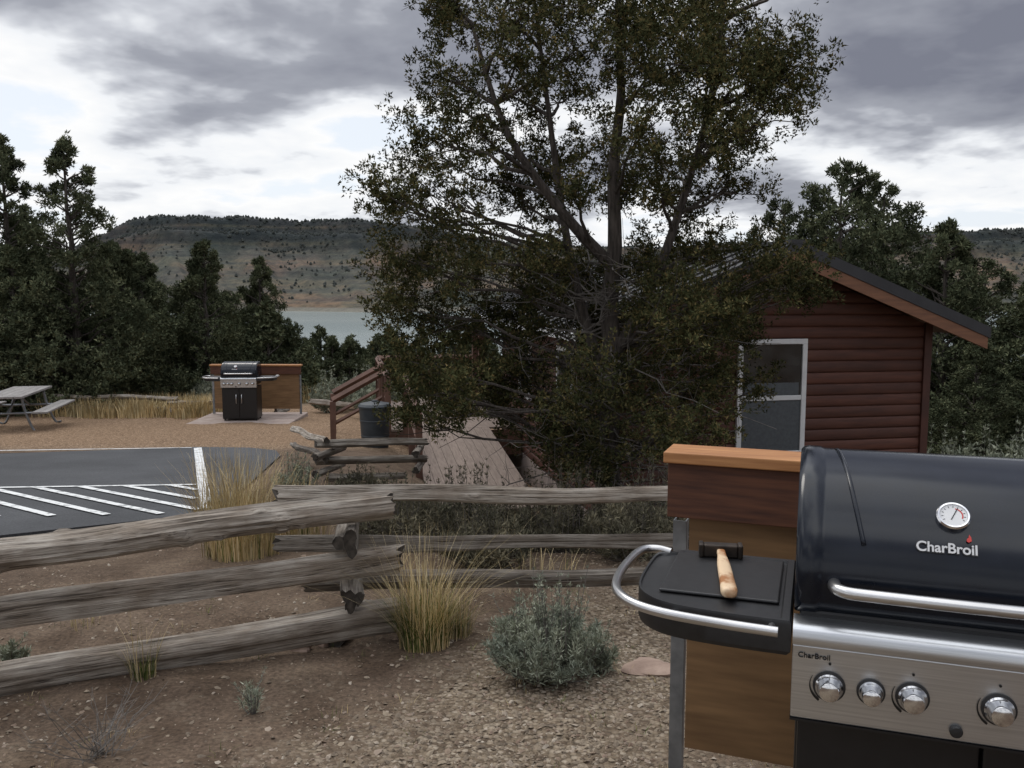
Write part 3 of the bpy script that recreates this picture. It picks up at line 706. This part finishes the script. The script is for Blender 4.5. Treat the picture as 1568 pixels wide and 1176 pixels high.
m=MB(); m.add(box(-.055,.05,-.058,.05,z0,ze+.02)); m.add(box(Wc-.05,Wc+.055,-.058,.05,z0,ze+.02)); m.build('corner_trim',M_trim,parent=CB,bevel=.004)
ov=.52; fr=-.50; bk=Lc+2.1
def slope_slab(side,y0,y1,t0,t1,x0=0,x1=Wc/2+ov):
    v=[]
    for t in (t0,t1):
        for (x,y) in ((x0,y0),(x1,y0),(x1,y1),(x0,y1)):
            v.append((Wc/2+side*x,y,zp+.10-sl*x+t))
    f=[(3,2,1,0),(4,5,6,7),(0,1,5,4),(1,2,6,5),(2,3,7,6),(3,0,4,7)]
    return v,f
m=MB()
for s in (-1,1):
    m.add(slope_slab(s,fr,bk,.03,.055)); y=fr
    while y<bk-.03: m.add(slope_slab(s,y,y+.035,.0565,.080)); y+=.40
    m.add(slope_slab(s,fr-.012,fr+.05,-.045,.09,0,Wc/2+ov+.01)) 
m.add(box(Wc/2-.1,Wc/2+.1,fr-.015,bk,zp+.155,zp+.20)); m.build('roof_metal',M_roof,parent=CB)
m=MB()
for s in (-1,1): m.add(slope_slab(s,fr+.052,bk-.02,-.03,.027,0,Wc/2+ov-.02))
m.build('roof_deck',M_trim,parent=CB)
m=MB()
for s in (-1,1): m.add(slope_slab(s,fr+.0,fr+.045,-.19,-.048,0,Wc/2+ov-.02))
m.build('rake_boards',M_fascia,parent=CB)
xe_=Wc/2+ov; m=MB(); zz=zp+.10-sl*xe_
m.add(box(Wc/2-xe_-.06,Wc/2-xe_-.004,fr+.05,bk,zz-.04,zz+.05)); m.build('gutter',M_white,parent=CB)
m=MB()
for y in (bk-.3,Lc+.9):
    m.add(box(-.35,-.23,y,y+.12,-.85,.95)); m.add(box(Wc+.2,Wc+.32,y,y+.12,-.85,.95))
m.build('porch_posts',M_railw,parent=CB)
xa,xb,za,zb=1.59,2.51,-.50,.97
m=MB(); fw=.065
m.add(box(xa,xb,-.075,-.03,zb-fw,zb)); m.add(box(xa,xb,-.075,-.03,za,za+fw)); m.add(box(xa,xa+fw,-.075,-.03,za+fw,zb-fw)); m.add(box(xb-fw,xb,-.075,-.03,za+fw,zb-fw))
zm=.235; m.add(box(xa+fw,xb-fw,-.070,-.03,zm-.03,zm+.03)); m.build('window_frame',M_white,parent=CB,bevel=.006)
MB().add(box(xa+fw,xb-fw,-.050,-.03,zm+.03,zb-fw)).build('window_glass',M_glass,parent=CB)
MB().add(box(xa+fw,xb-fw,-.056,-.03,za+fw,zm-.03)).build('window_screen',M_screen,parent=CB)
m=MB(); m.add(box(xa+fw+.03,xb-fw-.03,-.0535,-.051,zm+.035,zm+.19)); m.build('window_blind',M_screen,parent=CB)
m=MB()
for ya,yb in ((1.6,2.5),(4.4,5.3)):
    m.add(box(-.075,-.03,ya,yb,-.3,-.24)); m.add(box(-.075,-.03,ya,yb,.7,.76)); m.add(box(-.075,-.03,ya,ya+.06,-.24,.7)); m.add(box(-.075,-.03,yb-.06,yb,-.24,.7))
m.build('side_window_frames',M_white,parent=CB)
m=MB()
for ya,yb in ((1.6,2.5),(4.4,5.3)): m.add(box(-.05,-.03,ya+.06,yb-.06,-.24,.7))
m.build('side_window_glass',M_glass,parent=CB)
zd=-.86; m=MB(); y=5.2
while y<9.3: m.add(box(-2.4,-.05,y,y+.139,zd-.035,zd)); y+=.142
x=-2.05
while x<-.75:
    v=[]
    for (yy_,zz_) in ((1.0,zd-.42),(5.19,zd-.001)):
        for (xx_,dz) in ((x,-.04),(x+.137,-.04),(x+.137,0),(x,0)): v.append((xx_,yy_,zz_+dz))
    m.add((v,[(0,1,2,3)[::-1],(4,5,6,7),(0,1,5,4),(1,2,6,5),(2,3,7,6),(3,0,4,7)])); x+=.1425
for i in range(3): m.add(box(-2.4-.3*(i+1),-2.41-.3*i,6.0,7.2,zd-.17*(i+1)-.04,zd-.17*(i+1)+.0))
m.build('deck_boards',M_deck,parent=CB)
m=MB(); m.add(box(-2.38,-.06,5.16,5.195,zd-.5,zd-.05)); m.add(box(-2.435,-2.402,5.2,9.3,zd-.4,zd)); m.build('deck_skirt',M_railw,parent=CB)
def railing(m,p0,p1,h=.92,posts=3):
    p0=Vector(p0);p1=Vector(p1); d=p1-p0
    for i in range(posts):
        p=p0+d*i/(posts-1); m.add(box(p.x-.05,p.x+.05,p.y-.05,p.y+.05,p.z-.4,p.z+h))
    for hh,hw in ((h+.02,.06),(h*.55,.035)):
        m.add(tube([p0+Vector((0,0,hh)),p1+Vector((0,0,hh))],hw,4))
m=MB()
railing(m,(-2.1,2.6,zd-.27),(-2.1,5.2,zd),posts=3); railing(m,(-2.4,5.25,zd),(-2.4,6.0,zd),posts=2); railing(m,(-2.4,7.2,zd),(-2.4,9.2,zd),posts=3)
railing(m,(-2.42,6.0,zd),(-3.35,6.0,zd-.5),posts=2); railing(m,(-2.42,7.2,zd),(-3.35,7.2,zd-.5),posts=2); railing(m,(-2.4,9.2,zd),(-.1,9.2,zd),posts=3)
m.build('deck_railing',M_railw,parent=CB)

# trash can
e=empty('trash_can',(-2.28,14.6,-1.06)); e.scale=(1.02,1.02,1.02)
MB().add(lathe([(.21,0),(.215,.02),(.225,.2),(.232,.205),(.232,.22),(.228,.225),(.24,.45),(.246,.455),(.246,.47),(.242,.475),(.252,.66),(.262,.67),(.262,.69)],28)).build('body',M_can,smooth=True,parent=e,angle=30)
MB().add(lathe([(.268,.67),(.270,.70),(.24,.735),(.10,.765),(.05,.77),(.05,.79),(.01,.795)],28)).build('lid',M_can,smooth=True,parent=e,angle=30)

# ---------------------------------------------------------------- grasses, sage, shrubs
def blades(c,n,h,spread,lean,w=.0035,k=5):
    a=rng.random(n)*6.283; r=spread*np.sqrt(rng.random(n)); H=h*(.3+.7*rng.random(n)); ln=lean*(.1+1.3*rng.random(n)**1.5)
    bx=c[0]+np.cos(a)*r; by=c[1]+np.sin(a)*r; a2=a+rng.normal(size=n)*.6; pa=a2+1.57
    v=np.zeros((n,2*k,3)); z0=gz(bx,by)-.01; kink=rng.normal(size=n)*.06*H
    for i in range(k):
        s=i/(k-1); ww=w*(1-.85*s)
        x=bx+np.cos(a2)*ln*H*s**1.7+kink*s*s; y=by+np.sin(a2)*ln*H*s**1.7; z=z0+H*(s-.30*ln*s*s)
        v[:,2*i]=np.stack([x-np.cos(pa)*ww,y-np.sin(pa)*ww,z],-1); v[:,2*i+1]=np.stack([x+np.cos(pa)*ww,y+np.sin(pa)*ww,z],-1)
    fc=np.array([(2*i,2*i+1,2*i+3,2*i+2) for i in range(k-1)])
    f=(fc[None]+(np.arange(n)*2*k)[:,None,None]).reshape(-1,4)
    return v.reshape(-1,3),f
def clump(c,n,h,spread,lean,gr=.4,w=.0028,name='dry_grass_clump'):
    m=MB(); m.add(blades(c,n,h,spread,lean,w),0)
    if gr>0: m.add(blades(c,int(n*gr*1.6),h*.55,spread*.9,lean*.9,w*1.15),1)
    return m.build(name,[M_straw,M_green])
clump((-.47,4.60),420,.68,.14,.62,1.0,.0025); clump((-.30,4.72),90,.45,.08,.6,.5,.0022)
clump((-2.12,6.8),620,.92,.30,.42,.1,.0034); clump((-2.5,7.6),360,.85,.28,.4,.1,.004); clump((-1.75,7.3),200,.65,.22,.4,.1,.0034)
clump((-1.78,4.10),38,.36,.06,.45,.8,.0020); clump((-2.45,4.9),20,.3,.08,.4,.2,.002)
clump((-.9,5.9),90,.4,.25,.6,.3,.0024); clump((.2,6.0),60,.3,.3,.6,.2,.0024); clump((-.2,6.9),90,.45,.4,.5,.1)
m=MB()
for i in range(130):
    y=2.8+random.random()*3; x=random.uniform(-.6,.35)*y
    m.add(blades((x,y),9,.06,.05,.9,.0018,3),random.choice([0,1]))
m.build('ground_grass',[M_straw,M_green])
m=MB()
for i in range(70):
    m.add(blades((random.uniform(-10.9,-7.3),random.uniform(20.6,23.5)),80,.55,.5,.4,.012,3),0)
for i in range(16): m.add(blades((random.uniform(-9,-3),random.uniform(26,30)),90,.7,.6,.35,.012,3),0)
m.build('dry_meadow_grass',[M_straw])
def sage(c,w,h,ns=130,nl=26,mat=None,name='sagebrush',l=.026,lw=.004,dead=18):
    m=MB(); gx=float(gz(c[0],c[1])); C=[]
    for i in range(ns):
        a=random.random()*6.283; rr=w*math.sqrt(random.random()); hh=h*(.42+.58*random.random())*(1-.35*(rr/w)**2)
        p0=Vector((c[0]+math.cos(a)*rr*.2,c[1]+math.sin(a)*rr*.2,gx-.01)); p1=Vector((c[0]+math.cos(a)*rr*.8,c[1]+math.sin(a)*rr*.8,gx+hh*.5)); p2=Vector((c[0]+math.cos(a)*rr,c[1]+math.sin(a)*rr,gx+hh))
        q=crom([p0,p1,p2],4); m.add(tube(q,[.004*(1-i2/9)+.001 for i2 in range(len(q))],3,False),0)
        for t_ in range(6):
            s=random.uniform(.3,1); C.append(q[min(len(q)-1,int(s*len(q)))])
    m.add(leafs(np.array([tuple(x) for x in C]),nl,.028*w/.25 if w>.25 else .024,l,lw,1.3),1)
    for i in range(dead):
        a=random.random()*6.283; rr=w*.6*random.random(); p0=Vector((c[0]+math.cos(a)*rr,c[1]+math.sin(a)*rr,gx+h*.4)); p1=p0+Vector((random.gauss(0,.05),random.gauss(0,.05),h*random.uniform(.6,1.0)))
        m.add(tube([p0,p0.lerp(p1,.5),p1],[.0025,.002,.0012],3,False),0)
        m.add(leafs(np.array([tuple(p0.lerp(p1,t_)) for t_ in (.4,.55,.7,.85,.97)]),7,.01,l*.7,lw*.8,1.5),1)
    return m.build(name,[M_twig,mat or M_sage])
sage((.17,4.12),.30,.37,170,20,l=.024,lw=.0030,dead=44)
sage((-1.14,3.72),.05,.13,12,10,l=.018,lw=.002,dead=2); sage((-2.55,4.35),.07,.12,14,12,dead=2); sage((.42,4.2),.10,.2,30,14,dead=3)
sage((-2.30,9.3),.28,.38,60,14,l=.03,lw=.005,dead=20)
for x,y,w,h,mt in [(-1.0,7.3,.5,.5,M_shrub),(-.3,7.6,.6,.6,M_shrub),(.5,7.5,.55,.6,M_shrub),(1.3,7.2,.55,.65,M_shrub),(1.9,7.6,.5,.6,M_sage),(-.6,8.6,.6,.6,M_shrub),(-1.3,8.9,.45,.4,M_shrub),(.2,9.1,.6,.7,M_shrub),(1.6,8.8,.5,.6,M_sage),(.9,6.6,.4,.4,M_shrub),(-.2,6.4,.35,.35,M_shrub),(2.6,8.3,.5,.7,M_sage),(-1.7,9.6,.35,.35,M_shrub)]:
    sage((x,y),w,h,90,14,mt,'shrub',l=.04,lw=.005,dead=30)
for x,y,w,h in [(-4.6,22.5,.6,.9),(-4.0,23.5,.7,.9),(-3.2,20.5,.5,.9),(-2.7,19.5,.5,.8),(6.3,12.8,.7,.9),(7.2,13.2,.8,.9),(8.1,13.6,.8,.8),(6.6,11.4,.6,.7),(7.6,12,.7,.7),(8.9,14.5,.8,.9),(-8.5,25,.7,.8),(-7,26,.7,.9)]:
    sage((x,y),w,h,80,14,M_sage,'sagebrush',l=.07,lw=.014,dead=10)
m=MB()
for i in range(34):
    p0=Vector((-1.62+random.gauss(0,.03),3.3+random.gauss(0,.03),float(gz(-1.62,3.3)))); p1=p0+Vector((random.gauss(0,.16),random.gauss(0,.12),random.uniform(.08,.26)))
    q=wig(p0,p1,4,.08); m.add(tube(q,[.0022,.002,.0017,.0013,.0008],3,False),0)
    for k in range(3):
        s=q[random.choice([2,3])]; m.add(tube([s,s+Vector((random.gauss(0,.04),random.gauss(0,.04),random.uniform(.0,.05)))],[.0012,.0006],3,False),0)
m.build('dead_weed',[M_twig])

# ---------------------------------------------------------------- sky and light
w=bpy.data.worlds.new('World'); scene.world=w; w.use_nodes=True; nt=w.node_tree; nt.nodes.clear()
out=nt.nodes.new('ShaderNodeOutputWorld'); sky=nt.nodes.new('ShaderNodeTexSky'); sky.sky_type='NISHITA'; sky.sun_disc=False
sky.sun_elevation=R(48); sky.sun_rotation=R(-35)
bg1=nt.nodes.new('ShaderNodeBackground'); bg1.inputs[1].default_value=.11; nt.links.new(sky.outputs[0],bg1.inputs[0])
tc=nt.nodes.new('ShaderNodeTexCoord'); sp=nt.nodes.new('ShaderNodeSeparateXYZ'); nt.links.new(tc.outputs['Generated'],sp.inputs[0])
def M(op,a,b=None,clamp=False):
    n=nt.nodes.new('ShaderNodeMath'); n.operation=op; n.use_clamp=clamp
    for i,v in enumerate((a,b)):
        if v is None: continue
        if hasattr(v,'is_output'): nt.links.new(v,n.inputs[i])
        else: n.inputs[i].default_value=v
    return n.outputs[0]
def MR(v,a,b,c,d):
    n=nt.nodes.new('ShaderNodeMapRange'); n.interpolation_type='SMOOTHSTEP'
    nt.links.new(v,n.inputs[0])
    for i,q in enumerate((a,b,c,d)): n.inputs[i+1].default_value=q
    return n.outputs[0]
zc=M('ADD',M('MAXIMUM',sp.outputs[2],0.0),.20)
cb=nt.nodes.new('ShaderNodeCombineXYZ'); nt.links.new(M('DIVIDE',sp.outputs[0],zc),cb.inputs[0]); nt.links.new(M('DIVIDE',sp.outputs[1],zc),cb.inputs[1]); cb.inputs[2].default_value=1.3
n1=tex(nt,cb.outputs[0],1.45,5,.50,.15); n2=tex(nt,cb.outputs[0],5.0,4,.55,.2)
T=M('ADD',M('MULTIPLY',M('SUBTRACT',n1,.5),2.3),M('MULTIPLY',M('SUBTRACT',n2,.5),.50))
T=M('ADD',T,.33)
T=M('ADD',T,MR(sp.outputs[2],.17,.27,0,.28))
T=M('ADD',T,M('MULTIPLY',MR(sp.outputs[0],.16,.36,0,.26),MR(sp.outputs[2],.10,.16,0,1)))
T=M('SUBTRACT',T,MR(sp.outputs[2],.45,.8,0,.25),True)
cc=ramp(nt,T,[(0,(.88,.93,1.0)),(.14,(1.0,1.0,1.0)),(.34,(.90,.92,.95)),(.47,(.60,.62,.67)),(.62,(.36,.375,.425)),(1,(.20,.21,.26))])
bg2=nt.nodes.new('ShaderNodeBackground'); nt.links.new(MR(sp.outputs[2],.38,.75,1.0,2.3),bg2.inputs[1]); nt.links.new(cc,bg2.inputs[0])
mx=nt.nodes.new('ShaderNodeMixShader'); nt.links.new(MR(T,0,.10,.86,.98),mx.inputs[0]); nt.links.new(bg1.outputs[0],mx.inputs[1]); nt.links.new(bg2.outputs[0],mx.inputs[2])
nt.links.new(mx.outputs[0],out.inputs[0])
sd=bpy.data.lights.new('sun','SUN'); sd.energy=.9; sd.angle=R(20); sd.color=(1,.95,.87)
so=bpy.data.objects.new('sun',sd); scene.collection.objects.link(so)
az=R(-35); el=R(48); so.rotation_mode='QUATERNION'
so.rotation_quaternion=Vector((math.sin(az)*math.cos(el),math.cos(az)*math.cos(el),math.sin(el))).to_track_quat('Z','Y')

cam=bpy.data.cameras.new('camera'); cam.sensor_width=36; cam.lens=31.18; cam.clip_start=.05; cam.clip_end=6000
co=bpy.data.objects.new('camera',cam); scene.collection.objects.link(co); co.location=(0,0,1.6); co.rotation_euler=(R(83.8),0,0)
scene.camera=co
scene.view_settings.view_transform='Standard'; scene.view_settings.look='None'; scene.view_settings.exposure=0
